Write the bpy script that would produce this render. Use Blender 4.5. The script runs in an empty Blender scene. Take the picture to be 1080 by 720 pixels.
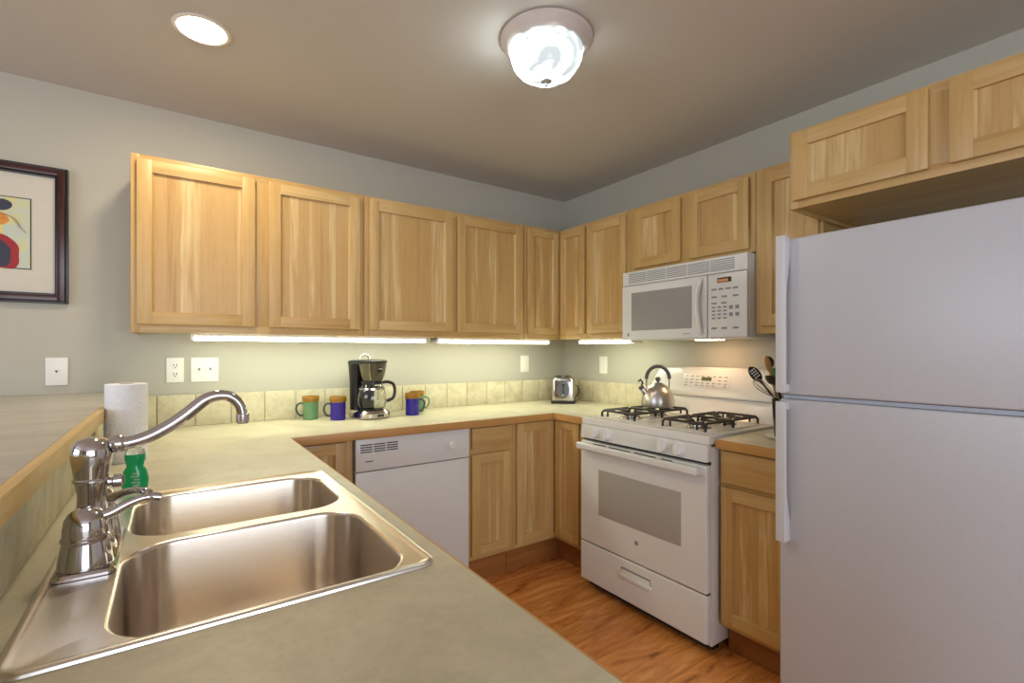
import bpy, bmesh, math, random
from mathutils import Vector, Matrix
PI = math.pi
S = bpy.context.scene
COL = S.collection
random.seed(7)

# ---------------------------------------------------------------- camera, world, lights, exposure
CAM = Vector((-2.494, -2.853, 1.276))
cd = bpy.data.cameras.new('camera'); cam = bpy.data.objects.new('camera', cd); COL.objects.link(cam)
cam.location = CAM; cam.rotation_euler = (PI/2, 0, -0.611)
cd.sensor_width = 36; cd.lens = 512.1/1080*36; cd.shift_y = 10.1/1080; cd.clip_start = 0.02
S.camera = cam
S.view_settings.view_transform = 'Standard'; S.view_settings.look = 'None'
S.view_settings.gamma = 1; S.view_settings.use_curve_mapping = False
S.view_settings.exposure = 0.08
S.cycles.use_denoising = True; S.cycles.max_bounces = 8; S.cycles.sample_clamp_indirect = 6
CEIL = 2.43
W = bpy.data.worlds.new('sky'); S.world = W; W.use_nodes = True
bg = W.node_tree.nodes['Background']; bg.inputs[0].default_value = (0.62, 0.74, 1.0, 1); bg.inputs[1].default_value = 1.0

def area(name, loc, rot, sx, sy, power, color):
    l = bpy.data.lights.new(name, 'AREA'); l.shape = 'RECTANGLE'; l.size = sx; l.size_y = sy
    l.energy = power; l.color = color
    o = bpy.data.objects.new(name, l); COL.objects.link(o); o.location = loc; o.rotation_euler = rot
    return o
# daylight falling in through the two real window openings behind the camera
area('daylight_left_window', (-6.12, -2.2, 1.35), (0, -PI/2, 0), 1.9, 2.4, 66, (0.80, 0.88, 1.0))
area('daylight_front_window', (-2.6, -6.12, 1.45), (PI/2, 0, 0), 3.2, 1.7, 82, (0.86, 0.92, 1.0))
E_TUBE, E_DOME, E_CAN, E_HOOD = 12.5, 17.0, 175.0, 22.0

# ---------------------------------------------------------------- materials
def srgb(r, g, b):
    f = lambda c: (c/255/12.92) if c/255 <= 0.04045 else ((c/255+0.055)/1.055)**2.4
    return (f(r), f(g), f(b), 1)
class NT:
    def __init__(s, name):
        s.m = bpy.data.materials.new(name); s.m.use_nodes = True
        s.t = s.m.node_tree; s.b = s.t.nodes['Principled BSDF']
    def n(s, typ, **kw):
        x = s.t.nodes.new(typ)
        for k, v in kw.items():
            if k.startswith('i_'):
                key = k[2:]; key = int(key) if key.isdigit() else key.replace('_', ' ')
                x.inputs[key].default_value = v
            else: setattr(x, k, v)
        return x
    def l(s, a, b): s.t.links.new(a, b)
    def coord(s, scale=(1, 1, 1), rnd=True):
        tc = s.n('ShaderNodeTexCoord'); mp = s.n('ShaderNodeMapping'); mp.inputs['Scale'].default_value = scale
        s.l(tc.outputs['Object'], mp.inputs['Vector'])
        if rnd:
            oi = s.n('ShaderNodeObjectInfo'); mu = s.n('ShaderNodeVectorMath', operation='SCALE')
            mu.inputs[0].default_value = (37.1, 19.7, 53.3); s.l(oi.outputs['Random'], mu.inputs['Scale'])
            s.l(mu.outputs[0], mp.inputs['Location'])
        return mp.outputs[0]
    def noise(s, vec, scale, detail=3, rough=0.5, dist=0.0):
        x = s.n('ShaderNodeTexNoise'); x.inputs['Scale'].default_value = scale; x.inputs['Detail'].default_value = detail
        x.inputs['Roughness'].default_value = rough; x.inputs['Distortion'].default_value = dist
        s.l(vec, x.inputs['Vector']); return x.outputs['Fac']
    def ramp(s, fac, stops):
        x = s.n('ShaderNodeValToRGB'); e = x.color_ramp.elements
        while len(e) < len(stops): e.new(0.5)
        for el, (p, c) in zip(e, stops): el.position = p; el.color = c
        s.l(fac, x.inputs['Fac']); return x.outputs['Color']
    def mix(s, fac, a, b, mode='MIX'):
        x = s.n('ShaderNodeMix', data_type='RGBA', blend_type=mode)
        for v, i in ((fac, 0), (a, 6), (b, 7)):
            if hasattr(v, 'node'): s.l(v, x.inputs[i])
            else: x.inputs[i].default_value = v
        return x.outputs[2]
    def bump(s, h, strength=0.1, dist=0.01):
        x = s.n('ShaderNodeBump'); x.inputs['Strength'].default_value = strength; x.inputs['Distance'].default_value = dist
        s.l(h, x.inputs['Height']); s.l(x.outputs[0], s.b.inputs['Normal'])
    def base(s, c):
        if hasattr(c, 'node'): s.l(c, s.b.inputs['Base Color'])
        else: s.b.inputs['Base Color'].default_value = c
    def set(s, **kw):
        for k, v in kw.items(): s.b.inputs[k.replace('_', ' ')].default_value = v
        return s
def plain(name, c, rough=0.5, metal=0.0, var=0.04, scale=18, **kw):
    m = NT(name); v = m.coord(); f = m.noise(v, scale, 3)
    d = tuple(x*(1-var*2) for x in c[:3])+(1,); m.base(m.mix(f, c, d))
    m.set(Roughness=rough, Metallic=metal, **kw); return m.m
def wood(name, axis, light, mid, dark, streak=0.5, rough=0.38):
    m = NT(name)
    sc = {'z': (1, 1, 0.055), 'x': (0.055, 1, 1), 'y': (1, 0.055, 1)}[axis]
    v = m.coord(sc); s0 = {'z': (1, 1, 0.003), 'x': (0.003, 1, 1), 'y': (1, 0.003, 1)}[axis]
    broad = m.noise(m.coord(s0), 15, 1, 0.3, 0.0); grain = m.noise(v, 95, 5, 0.65, 0.6); med = m.noise(v, 34, 3, 0.55, 0.9)
    c1 = m.ramp(broad, [(0.36, dark), (0.40, mid), (0.55, mid), (0.58, light)])
    c2 = m.mix(m.ramp(med, [(0.40, (0, 0, 0, 1)), (0.62, (1, 1, 1, 1))]), mid, c1)
    c3 = m.mix(streak, mid, c2)
    g = m.ramp(grain, [(0.32, (0.80, 0.74, 0.66, 1)), (0.52, (1, 1, 1, 1))])
    m.base(m.mix(0.55, c3, g, 'MULTIPLY')); m.set(Roughness=rough)
    m.bump(grain, 0.06, 0.002); return m.m
WL, WM, WD = srgb(214, 185, 130), srgb(196, 160, 101), srgb(174, 132, 74)
wood_v = wood('maple_vertical', 'z', WL, WM, WD); wood_h = wood('maple_horizontal', 'x', WL, WM, WD)
wood_p = wood('maple_panel', 'z', srgb(216, 190, 138), srgb(192, 155, 97), srgb(168, 126, 70), 0.95)
EL, EM, ED = srgb(208, 164, 100), srgb(192, 144, 82), srgb(170, 119, 62)
bar_ex = wood('bar_edging_x', 'x', srgb(232, 200, 136), srgb(222, 186, 118), srgb(206, 166, 98)); bar_ey = wood('bar_edging_y', 'y', srgb(232, 200, 136), srgb(222, 186, 118), srgb(206, 166, 98))
edge_x = wood('oak_edging_x', 'x', EL, EM, ED); edge_y = wood('oak_edging_y', 'y', EL, EM, ED)
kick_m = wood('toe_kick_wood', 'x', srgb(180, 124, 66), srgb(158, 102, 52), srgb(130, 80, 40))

def laminate(name, a, b, c, streakscale=(1, 1, 1)):
    m = NT(name); v = m.coord((1, 1, 1), False); v2 = m.coord(streakscale, False)
    big = m.noise(v2, 5.5, 4, 0.6, 0.5); fine = m.noise(v, 70, 4, 0.6)
    col = m.ramp(big, [(0.32, a), (0.5, b), (0.66, c)])
    m.base(m.mix(0.35, col, m.ramp(fine, [(0.3, (0.78, 0.78, 0.76, 1)), (0.6, (1.06, 1.05, 1.02, 1))]), 'MULTIPLY'))
    m.set(Roughness=0.36); return m.m
counter_m = laminate('stone_laminate', srgb(190, 183, 158), srgb(202, 195, 170), srgb(211, 204, 179))
bar_m = laminate('bar_laminate', srgb(178, 174, 164), srgb(190, 185, 174), srgb(200, 195, 184), (0.5, 2.2, 1))

def wall_paint(name, c, bump=0.05):
    m = NT(name); v = m.coord(rnd=False); f = m.noise(v, 110, 4, 0.6)
    d = tuple(x*0.97 for x in c[:3])+(1,); m.base(m.mix(f, c, d)); m.set(Roughness=0.75); m.bump(f, bump, 0.004); return m.m
wall_m = wall_paint('wall_paint', srgb(184, 180, 166))
ceil_m = wall_paint('ceiling_paint', srgb(200, 197, 191), 0.12)
ring_m = plain('light_ring', srgb(204, 196, 190), 0.4)
white_trim = plain('white_trim', srgb(232, 230, 224), 0.45)

def tile_mat():
    m = NT('travertine_tile'); v = m.coord(rnd=False)
    a = m.noise(v, 14, 5, 0.65, 0.4); b = m.noise(v, 60, 4, 0.6, 0.3)
    c = m.ramp(a, [(0.3, srgb(190, 178, 146)), (0.5, srgb(206, 196, 164)), (0.68, srgb(218, 209, 180))])
    m.base(m.mix(0.4, c, m.ramp(b, [(0.33, (0.72, 0.68, 0.58, 1)), (0.45, (1, 1, 1, 1))]), 'MULTIPLY')); m.set(Roughness=0.5)
    m.bump(b, 0.1, 0.002); return m.m
tile_m = tile_mat(); grout_m = plain('grout', srgb(150, 136, 104), 0.85)

def floor_mat():
    m = NT('hickory_floor'); tc = m.coord((1, 1, 1), False)
    br = m.n('ShaderNodeTexBrick'); m.l(tc, br.inputs['Vector'])
    br.offset = 0.37; br.inputs['Scale'].default_value = 1; br.inputs['Brick Width'].default_value = 1.2; br.inputs['Row Height'].default_value = 0.128
    br.inputs['Mortar Size'].default_value = 0.0007; br.inputs['Mortar Smooth'].default_value = 0.2; br.inputs['Bias'].default_value = 0
    br.inputs['Color1'].default_value = (0, 0, 0, 1); br.inputs['Color2'].default_value = (1, 1, 1, 1); br.inputs['Mortar'].default_value = (0.5, 0.5, 0.5, 1)
    sep = m.n('ShaderNodeSeparateColor'); m.l(br.outputs['Color'], sep.inputs[0])
    add = m.n('ShaderNodeCombineXYZ'); mul = m.n('ShaderNodeMath', operation='MULTIPLY'); mul.inputs[1].default_value = 17.0
    m.l(sep.outputs[0], mul.inputs[0]); m.l(mul.outputs[0], add.inputs[0]); m.l(mul.outputs[0], add.inputs[2])
    va = m.n('ShaderNodeVectorMath', operation='ADD'); mp = m.n('ShaderNodeMapping'); mp.inputs['Scale'].default_value = (0.22, 1, 1)
    m.l(tc, mp.inputs['Vector']); m.l(mp.outputs[0], va.inputs[0]); m.l(add.outputs[0], va.inputs[1])
    g1 = m.noise(va.outputs[0], 9, 5, 0.62, 2.4); g2 = m.noise(va.outputs[0], 60, 5, 0.6, 0.8)
    c = m.ramp(g1, [(0.30, srgb(140, 78, 38)), (0.42, srgb(202, 130, 66)), (0.56, srgb(222, 150, 82)), (0.70, srgb(236, 174, 108))])
    c = m.mix(0.3, c, m.ramp(g2, [(0.3, (0.7, 0.64, 0.58, 1)), (0.55, (1, 1, 1, 1))]), 'MULTIPLY')
    tone = m.ramp(sep.outputs[0], [(0, (0.82, 0.80, 0.78, 1)), (1, (1.12, 1.1, 1.06, 1))])
    c = m.mix(1.0, c, tone, 'MULTIPLY')
    c = m.mix(br.outputs['Fac'], c, srgb(104, 58, 28)); m.base(c); m.set(Roughness=0.27); return m.m
floor_m = floor_mat()

white_app = plain('appliance_white', srgb(222, 222, 219), 0.28, var=0.01)
white_gloss = plain('white_enamel', srgb(232, 230, 226), 0.16, var=0.01)
def fridge_mat():
    m = NT('pebbled_white'); v = m.coord(rnd=False); f = m.noise(v, 260, 3, 0.5); g = m.noise(v, 120, 3, 0.5)
    m.base(m.mix(g, srgb(194, 195, 199), srgb(186, 187, 192))); m.set(Roughness=0.32); m.bump(f, 0.10, 0.003); return m.m
fridge_m = fridge_mat(); handle_m = plain('handle_white', srgb(204, 205, 207), 0.35, var=0.01)
seam_m = plain('gasket_grey', srgb(168, 178, 196), 0.4); black_m = plain('black_plastic', srgb(24, 23, 22), 0.3)
iron_m = plain('cast_iron', srgb(40, 34, 30), 0.45, var=0.1); grey_m = plain('grey_glass', srgb(170, 166, 158), 0.25, var=0.02)
mw_glass = plain('mesh_window', srgb(150, 149, 146), 0.4, var=0.03, scale=200)
btn_m = plain('button_grey', srgb(140, 142, 146), 0.5); dark_gap = plain('gap_shade_dark_parts', srgb(40, 38, 36), 0.7)  # dark tone paints shade into stove gaps; also plain dark kick plates and display
chrome = NT('chrome').set(Metallic=1.0, Roughness=0.07); chrome.base(srgb(205, 203, 205)); chrome = chrome.m
def steel(name, axis, c=srgb(196, 184, 170), rough=0.26):
    m = NT(name); sc = {'x': (0.02, 1, 1), 'y': (1, 0.02, 1), 'z': (1, 1, 0.02)}[axis]
    v = m.coord(sc, False); f = m.noise(v, 260, 4, 0.6)
    m.base(m.mix(f, c, tuple(x*0.88 for x in c[:3])+(1,))); m.set(Metallic=1.0, Roughness=rough)
    if name == 'brushed_steel_bowl':
        tg = m.n('ShaderNodeTangent', direction_type='RADIAL', axis='Z'); m.l(tg.outputs[0], m.b.inputs['Tangent'])
        m.set(Anisotropic=0.7, Anisotropic_Rotation=0.25)
    m.bump(f, 0.05, 0.001); return m.m
steel_y = steel('brushed_steel_deck', 'y', srgb(236, 230, 222), 0.28); steel_b = steel('brushed_steel_bowl', 'z', srgb(234, 224, 212), 0.27)
steel_k = steel('polished_steel', 'z', srgb(205, 200, 194), 0.14)
paper_m = plain('paper_towel', srgb(240, 239, 240), 0.9, var=0.02); card_m = plain('cardboard', srgb(170, 140, 104), 0.9)
plate_m = plain('switch_plate_white', srgb(236, 234, 226), 0.35, var=0.01)
slot_m = plain('socket_slot', srgb(60, 56, 50), 0.6)
def glass(name, c, rough=0.02, tr=1.0):
    m = NT(name); m.base(c); m.set(Roughness=rough, IOR=1.45); m.b.inputs['Transmission Weight'].default_value = tr; return m.m
clear_m = glass('clear_glass', (0.96, 0.97, 0.95, 1))
def emit(name, c, strength, noise=None, bc=(0.85, 0.85, 0.82, 1)):
    m = NT(name); m.base(bc); m.b.inputs['Emission Color'].default_value = c; m.set(Roughness=0.4)
    m.b.inputs['Emission Strength'].default_value = strength
    if noise:
        v = m.coord(rnd=False); f = m.noise(v, noise, 3, 0.5, 1.5)
        r = m.n('ShaderNodeMapRange'); r.inputs['From Min'].default_value = 0.38; r.inputs['From Max'].default_value = 0.60
        r.inputs['To Min'].default_value = 0; r.inputs['To Max'].default_value = 1
        pw = m.n('ShaderNodeMath', operation='POWER'); pw.inputs[1].default_value = 2.6
        ma = m.n('ShaderNodeMath', operation='MULTIPLY_ADD'); ma.inputs[1].default_value = strength*1.25; ma.inputs[2].default_value = 0.62
        m.l(f, r.inputs['Value']); m.l(r.outputs[0], pw.inputs[0]); m.l(pw.outputs[0], ma.inputs[0]); m.l(ma.outputs[0], m.b.inputs['Emission Strength'])
    return m.m
tube_m = emit('fluorescent_diffuser', (0.94, 1.0, 0.75, 1), E_TUBE)
dome_m = emit('alabaster_glass', (0.85, 0.97, 1.0, 1), E_DOME, 8, (0.25, 0.26, 0.26, 1))
can_m = emit('flood_bulb', (1.0, 0.86, 0.62, 1), E_CAN)
hood_m = emit('hood_lens', (1.0, 0.62, 0.32, 1), E_HOOD)
lcd_orange = emit('orange_display', (1.0, 0.38, 0.12, 1), 0.35, None, (0.05, 0.03, 0.02, 1)); lcd_green = emit('green_display', (0.5, 0.52, 0.05, 1), 0.14, None, (0.03, 0.03, 0.015, 1))

# ---------------------------------------------------------------- mesh builder
class MB:
    def __init__(s): s.bm = bmesh.new(); s.mats = []
    def mi(s, m):
        if m not in s.mats: s.mats.append(m)
        return s.mats.index(m)
    def absorb(s, t, m, mtx=None):
        i = s.mi(m)
        if mtx is not None: bmesh.ops.transform(t, matrix=mtx, verts=t.verts)
        mp = {v: s.bm.verts.new(v.co) for v in t.verts}
        for f in t.faces:
            try: nf = s.bm.faces.new([mp[v] for v in f.verts]); nf.material_index = i
            except ValueError: pass
        t.free(); return s
    def box(s, x0, x1, y0, y1, z0, z1, m, bev=0.0, seg=2, mtx=None):
        t = bmesh.new(); bmesh.ops.create_cube(t, size=1)
        for v in t.verts:
            v.co = Vector(((x0+x1)/2+v.co.x*(x1-x0), (y0+y1)/2+v.co.y*(y1-y0), (z0+z1)/2+v.co.z*(z1-z0)))
        if bev > 0: bmesh.ops.bevel(t, geom=t.edges[:]+t.verts[:], offset=bev, segments=seg, affect='EDGES', profile=0.6)
        return s.absorb(t, m, mtx)
    def lathe(s, prof, m, c=(0, 0, 0), seg=32, mtx=None, sx=1, sy=1):
        t = bmesh.new(); rings = []
        for r, z in prof:
            if r < 1e-6: rings.append([t.verts.new((0, 0, z))])
            else: rings.append([t.verts.new((r*math.cos(2*PI*k/seg)*sx, r*math.sin(2*PI*k/seg)*sy, z)) for k in range(seg)])
        for a, b in zip(rings, rings[1:]):
            for k in range(seg):
                k2 = (k+1) % seg
                if len(a) == 1 and len(b) == 1: continue
                if len(a) == 1: t.faces.new((a[0], b[k2], b[k]))
                elif len(b) == 1: t.faces.new((a[k], a[k2], b[0]))
                else: t.faces.new((a[k], a[k2], b[k2], b[k]))
        M = Matrix.Translation(c) @ (mtx if mtx is not None else Matrix())
        return s.absorb(t, m, M)
    def cyl(s, c, r, h, m, seg=24, axis='z', bev=0.0, r2=None):
        r2 = r if r2 is None else r2
        p = [(0, 0), (r-bev, 0), (r, bev), (r2, h-bev), (r2-bev, h), (0, h)] if bev else [(0, 0), (r, 0), (r2, h), (0, h)]
        R = {'z': Matrix(), 'x': Matrix.Rotation(PI/2, 4, 'Y'), 'y': Matrix.Rotation(-PI/2, 4, 'X'), '-y': Matrix.Rotation(PI/2, 4, 'X'), '-x': Matrix.Rotation(-PI/2, 4, 'Y')}[axis]
        return s.lathe(p, m, c, seg, R)
    def tube(s, pts, r, m, seg=10, closed=False, caps=True, sq=1.0):
        pts = [Vector(p) for p in pts]; n = len(pts); rs = r if isinstance(r, (list, tuple)) else [r]*n
        t = bmesh.new(); rings = []; nrm = None
        for i, p in enumerate(pts):
            a = pts[(i-1) % n] if (closed or i > 0) else p; b = pts[(i+1) % n] if (closed or i < n-1) else p
            d = (b-a).normalized()
            if nrm is None:
                nrm = d.cross(Vector((0, 0, 1)));
                if nrm.length < 1e-3: nrm = d.cross(Vector((0, 1, 0)))
                nrm.normalize()
            else: nrm = (nrm - d*nrm.dot(d)).normalized()
            bn = d.cross(nrm)
            rings.append([t.verts.new(p + nrm*math.cos(2*PI*k/seg)*rs[i] + bn*math.sin(2*PI*k/seg)*rs[i]*sq) for k in range(seg)])
        for i in range(n if closed else n-1):
            a, b = rings[i], rings[(i+1) % n]
            for k in range(seg): t.faces.new((a[k], a[(k+1) % seg], b[(k+1) % seg], b[k]))
        if caps and not closed: t.faces.new(rings[0][::-1]); t.faces.new(rings[-1])
        bmesh.ops.recalc_face_normals(t, faces=t.faces[:])
        return s.absorb(t, m)
    def prism(s, poly, a0, a1, m, plane='xy', bev=0.0, seg=2, mtx=None):
        t = bmesh.new(); f = {'xy': lambda u, v, w: (u, v, w), 'xz': lambda u, v, w: (u, w, v), 'yz': lambda u, v, w: (w, u, v)}[plane]
        A = [t.verts.new(f(u, v, a0)) for u, v in poly]; B = [t.verts.new(f(u, v, a1)) for u, v in poly]
        n = len(poly); t.faces.new(A[::-1]); t.faces.new(B)
        for k in range(n): t.faces.new((A[k], A[(k+1) % n], B[(k+1) % n], B[k]))
        bmesh.ops.recalc_face_normals(t, faces=t.faces[:])
        if bev > 0: bmesh.ops.bevel(t, geom=t.edges[:]+t.verts[:], offset=bev, segments=seg, affect='EDGES', profile=0.6)
        return s.absorb(t, m, mtx)
    def loft(s, loops, m, cap0=False, cap1=False, flip=False):
        t = bmesh.new(); R = [[t.verts.new(p) for p in L] for L in loops]; n = len(R[0])
        for a, b in zip(R, R[1:]):
            for k in range(n): t.faces.new((a[k], a[(k+1) % n], b[(k+1) % n], b[k]))
        if cap0: t.faces.new(R[0][::-1])
        if cap1: t.faces.new(R[-1])
        if flip: bmesh.ops.reverse_faces(t, faces=t.faces[:])
        return s.absorb(t, m)
    def fill(s, loops, m, up=True):
        t = bmesh.new(); es = []
        for L in loops:
            vs = [t.verts.new(p) for p in L]
            es += [t.edges.new((vs[k], vs[(k+1) % len(vs)])) for k in range(len(vs))]
        bmesh.ops.triangle_fill(t, use_beauty=True, use_dissolve=False, edges=es)
        for f in t.faces:
            f.normal_update()
            if (f.normal.z > 0) != up: f.normal_flip()
        return s.absorb(t, m)
    def build(s, name, parent=None, loc=(0, 0, 0), rot=(0, 0, 0), weld=True, ang=0.6, recalc=False):
        if weld: bmesh.ops.remove_doubles(s.bm, verts=s.bm.verts[:], dist=1e-5)
        if recalc: bmesh.ops.recalc_face_normals(s.bm, faces=s.bm.faces[:])
        s.bm.normal_update()
        for f in s.bm.faces: f.smooth = True
        for e in s.bm.edges:
            if len(e.link_faces) == 2 and e.calc_face_angle(0) > ang: e.smooth = False
        me = bpy.data.meshes.new(name); s.bm.to_mesh(me); s.bm.free()
        for m in s.mats: me.materials.append(m)
        o = bpy.data.objects.new(name, me); COL.objects.link(o); o.location = loc; o.rotation_euler = rot
        if parent is not None: o.parent = parent
        return o
def rrect(x0, x1, y0, y1, r, z, n=8):
    out = []
    for cx, cy, a in ((x1-r, y1-r, 0), (x0+r, y1-r, PI/2), (x0+r, y0+r, PI), (x1-r, y0+r, 1.5*PI)):
        for k in range(n+1):
            t = a + PI/2*k/n; out.append((cx+r*math.cos(t), cy+r*math.sin(t), z))
    return out
def spline(pts, n=8):
    pts = [Vector(p) for p in pts]; P = [pts[0]*2-pts[1]]+pts+[pts[-1]*2-pts[-2]]; out = []
    for i in range(1, len(P)-2):
        for k in range(n):
            t = k/n; a, b, c, d = P[i-1:i+3]
            out.append(0.5*((2*b)+(c-a)*t+(2*a-5*b+4*c-d)*t*t+(3*b-a-3*c+d)*t**3))
    out.append(P[-2]); return out
def thing(name, label, cat, loc=(0, 0, 0), rz=0.0, group=None):
    o = bpy.data.objects.new(name, None); o.empty_display_size = 0.05; COL.objects.link(o)
    o.location = loc; o.rotation_euler = (0, 0, rz); tag(o, label, cat, group); return o
def tag(o, label, cat, group=None):
    o['label'] = label; o['category'] = cat
    if group: o['group'] = group
    return o
def struct(o): o['kind'] = 'structure'; return o

# ---------------------------------------------------------------- room shell
XL, YF = -6.0, -6.0
struct(MB().box(XL, 0, YF, 0, -0.05, 0, floor_m).build('floor'))
struct(MB().box(XL, 0, YF, 0, CEIL, CEIL+0.08, ceil_m).build('ceiling'))
struct(MB().box(XL, 0, 0, 0.1, 0, CEIL, wall_m).build('wall_back'))
struct(MB().box(0, 0.1, YF, 0.1, 0, CEIL, wall_m).build('wall_right'))
def holed_wall(name, axis, pos, a0, a1, h0, h1, z0, z1):
    b = MB(); lo, hi = sorted((pos, pos-0.12))
    for u0, u1, w0, w1 in ((a0, h0, 0, CEIL), (h1, a1, 0, CEIL), (h0, h1, 0, z0), (h0, h1, z1, CEIL)):
        if axis == 'x': b.box(lo, hi, u0, u1, w0, w1, wall_m)
        else: b.box(u0, u1, lo, hi, w0, w1, wall_m)
    struct(b.build(name))
holed_wall('wall_left', 'x', XL, YF, 0, -3.4, -1.0, 0.4, 2.3)
holed_wall('wall_front', 'y', YF, XL, 0, -4.2, -1.0, 0.6, 2.3)
def window(name, axis, pos, h0, h1, z0, z1):
    b = MB(); t = 0.05
    for u0, u1, w0, w1 in ((h0, h0+t, z0, z1), (h1-t, h1, z0, z1), (h0, h1, z0, z0+t), (h0, h1, z1-t, z1), ((h0+h1)/2-t/2, (h0+h1)/2+t/2, z0, z1)):
        if axis == 'x': b.box(pos-0.08, pos-0.03, u0, u1, w0, w1, white_trim)
        else: b.box(u0, u1, pos-0.08, pos-0.03, w0, w1, white_trim)
    struct(b.build(name))
window('window_1', 'x', XL, -3.4, -1.0, 0.4, 2.3); window('window_2', 'y', YF, -4.2, -1.0, 0.6, 2.3)
# half wall that carries the bar ledge
struct(MB().box(-2.83, -2.72, -2.6, 0, 0, 1.045, wall_m).build('wall_peninsula'))

# tile backsplash (travertine squares on grout)
def tiles(name, axis, start, stop, first, z0, z1, face, sgn):
    b = MB(); P = 0.1525; k = math.floor((start-first)/P)
    g = 0.004
    if axis == 'x': b.box(start, stop, -0.012, 0, z0, z1-0.003, grout_m)
    elif axis == 'y': b.box(-0.012, 0, start, stop, z0, z1-0.003, grout_m)
    else: b.box(-2.722, -2.708, start, stop, z0, z1-0.003, grout_m)
    u = first+k*P
    while u < stop:
        a, c = max(u+0.0015, start), min(u+P-0.0015, stop)
        if c-a > 0.01:
            if axis == 'x': b.box(a, c, -0.0185, -0.006, z0+0.0006, z1, tile_m, 0.0025)
            elif axis == 'y': b.box(-0.0185, -0.006, a, c, z0+0.0006, z1, tile_m, 0.0025)
            else: b.box(-2.715, -2.70, a, c, z0+0.0006, z1, tile_m, 0.0025)
        u += P
    return struct(b.build(name))
CZ = 0.911
tiles('trim_1', 'x', -2.70, 0.0, -2.552, CZ, 1.064, 0, 1)
tiles('trim_2', 'y', -0.914, -0.019, -0.484, CZ, 1.060, 0, 1)
tiles('trim_3', 'riser', -2.6, -0.02, -1.535, CZ, 1.048, 0, 1)

# ---------------------------------------------------------------- cabinets
def door(parent, x, z, w, h, y, name='door', rot=0.0, stile=0.052, t=0.019, origin=None):
    b = MB(); bv = 0.0025
    b.box(0, stile, -t, 0, 0, h, wood_v, bv); b.box(w-stile, w, -t, 0, 0, h, wood_v, bv)
    b.box(stile-0.001, w-stile+0.001, -t, 0, 0, stile, wood_h, bv); b.box(stile-0.001, w-stile+0.001, -t, 0, h-stile, h, wood_h, bv)
    # sloped bead around the panel
    a, c = stile, 0.007
    for poly in ([(a-.001, -t+.002), (a+c, -t+.0125), (a-.001, -t+.0125)], [(w-a+.001, -t+.002), (w-a+.001, -t+.0125), (w-a-c, -t+.0125)]):
        b.prism(poly, a, h-a, wood_v, 'xy')
    o = b.build(name, parent, origin or (x, y, z), (0, 0, rot), weld=False)
    MB().box(stile-0.002, w-stile+0.002, -t+0.012, -0.003, stile-0.002, h-stile+0.002, wood_p).build('door_panel', o)
    return o
def drawer(parent, x, z, w, h, y):
    return MB().box(0, w, -0.019, 0, 0, h, wood_h, 0.004).build('drawer_front', parent, (x, y, z))
def cabinet(root, w, z0, z1, d, frame=((), ()), doors=(), drawers=(), st=0.03, kick=None, gap=0.0):
    """d = face of the frame; frame=(mid stile intervals, mid rail z intervals)"""
    t = 0.016; b = MB(); f = d-0.019; e = 0.001
    zb = z0+0.012
    b.box(e, t, -f, -gap, z0, z1, wood_v); b.box(w-t, w-e, -f, -gap, z0, z1, wood_v)
    b.box(t, w-t, -f, -gap, zb, zb+t, wood_h); b.box(t, w-t, -f, -gap, z1-t, z1, wood_h); b.box(t, w-t, -gap-0.008, -gap, zb+t, z1-t, wood_v)
    b.build('cabinet_box', root, weld=False)
    b = MB(); F0, F1 = -d, -f
    b.box(e, st, F0, F1, z0, z1, wood_v, 0.001); b.box(w-st, w-e, F0, F1, z0, z1, wood_v, 0.001)
    b.box(st, w-st, F0, F1, z1-0.03, z1, wood_h, 0.001); b.box(st, w-st, F0, F1, z0, z0+0.038, wood_h, 0.001)
    for a, c in frame[0]: b.box(a, c, F0, F1, z0+0.038, z1-0.03, wood_v, 0.001)
    for a, c in frame[1]: b.box(st, w-st, F0, F1, a, c, wood_h, 0.001)
    b.build('face_frame', root, weld=False)
    for (a, c, p, q) in doors: door(root, a, p, c-a, q-p, -d-0.0005)
    for (a, c, p, q) in drawers: drawer(root, a, p, c-a, q-p, -d-0.0005)
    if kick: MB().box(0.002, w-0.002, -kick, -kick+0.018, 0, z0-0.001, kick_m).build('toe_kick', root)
UZ0, UZ1, UD = 1.354, 2.092, 0.324
GU = 'maple wall cabinets on the back wall'; GR = 'maple wall cabinets on the right wall'
DZ0, DZ1 = 1.388, 2.070
r = thing('wall_cabinet', 'leftmost wide maple wall cabinet, two doors, nearest the framed picture', 'cabinet', (-2.634, 0, 0), 0, GU)
cabinet(r, 0.964, UZ0, UZ1, UD, (((0.44, 0.525),), ()), [(0.021, 0.455, DZ0, DZ1), (0.511, 0.939, DZ0, DZ1)])
r = thing('wall_cabinet', 'wide two-door maple wall cabinet above the coffee maker and blue mug', 'cabinet', (-1.67, 0, 0), 0, GU)
cabinet(r, 1.04, UZ0, UZ1, UD, (((0.50, 0.57),), ()), [(0.025, 0.520, DZ0, DZ1), (0.548, 1.016, DZ0, DZ1)])
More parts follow.
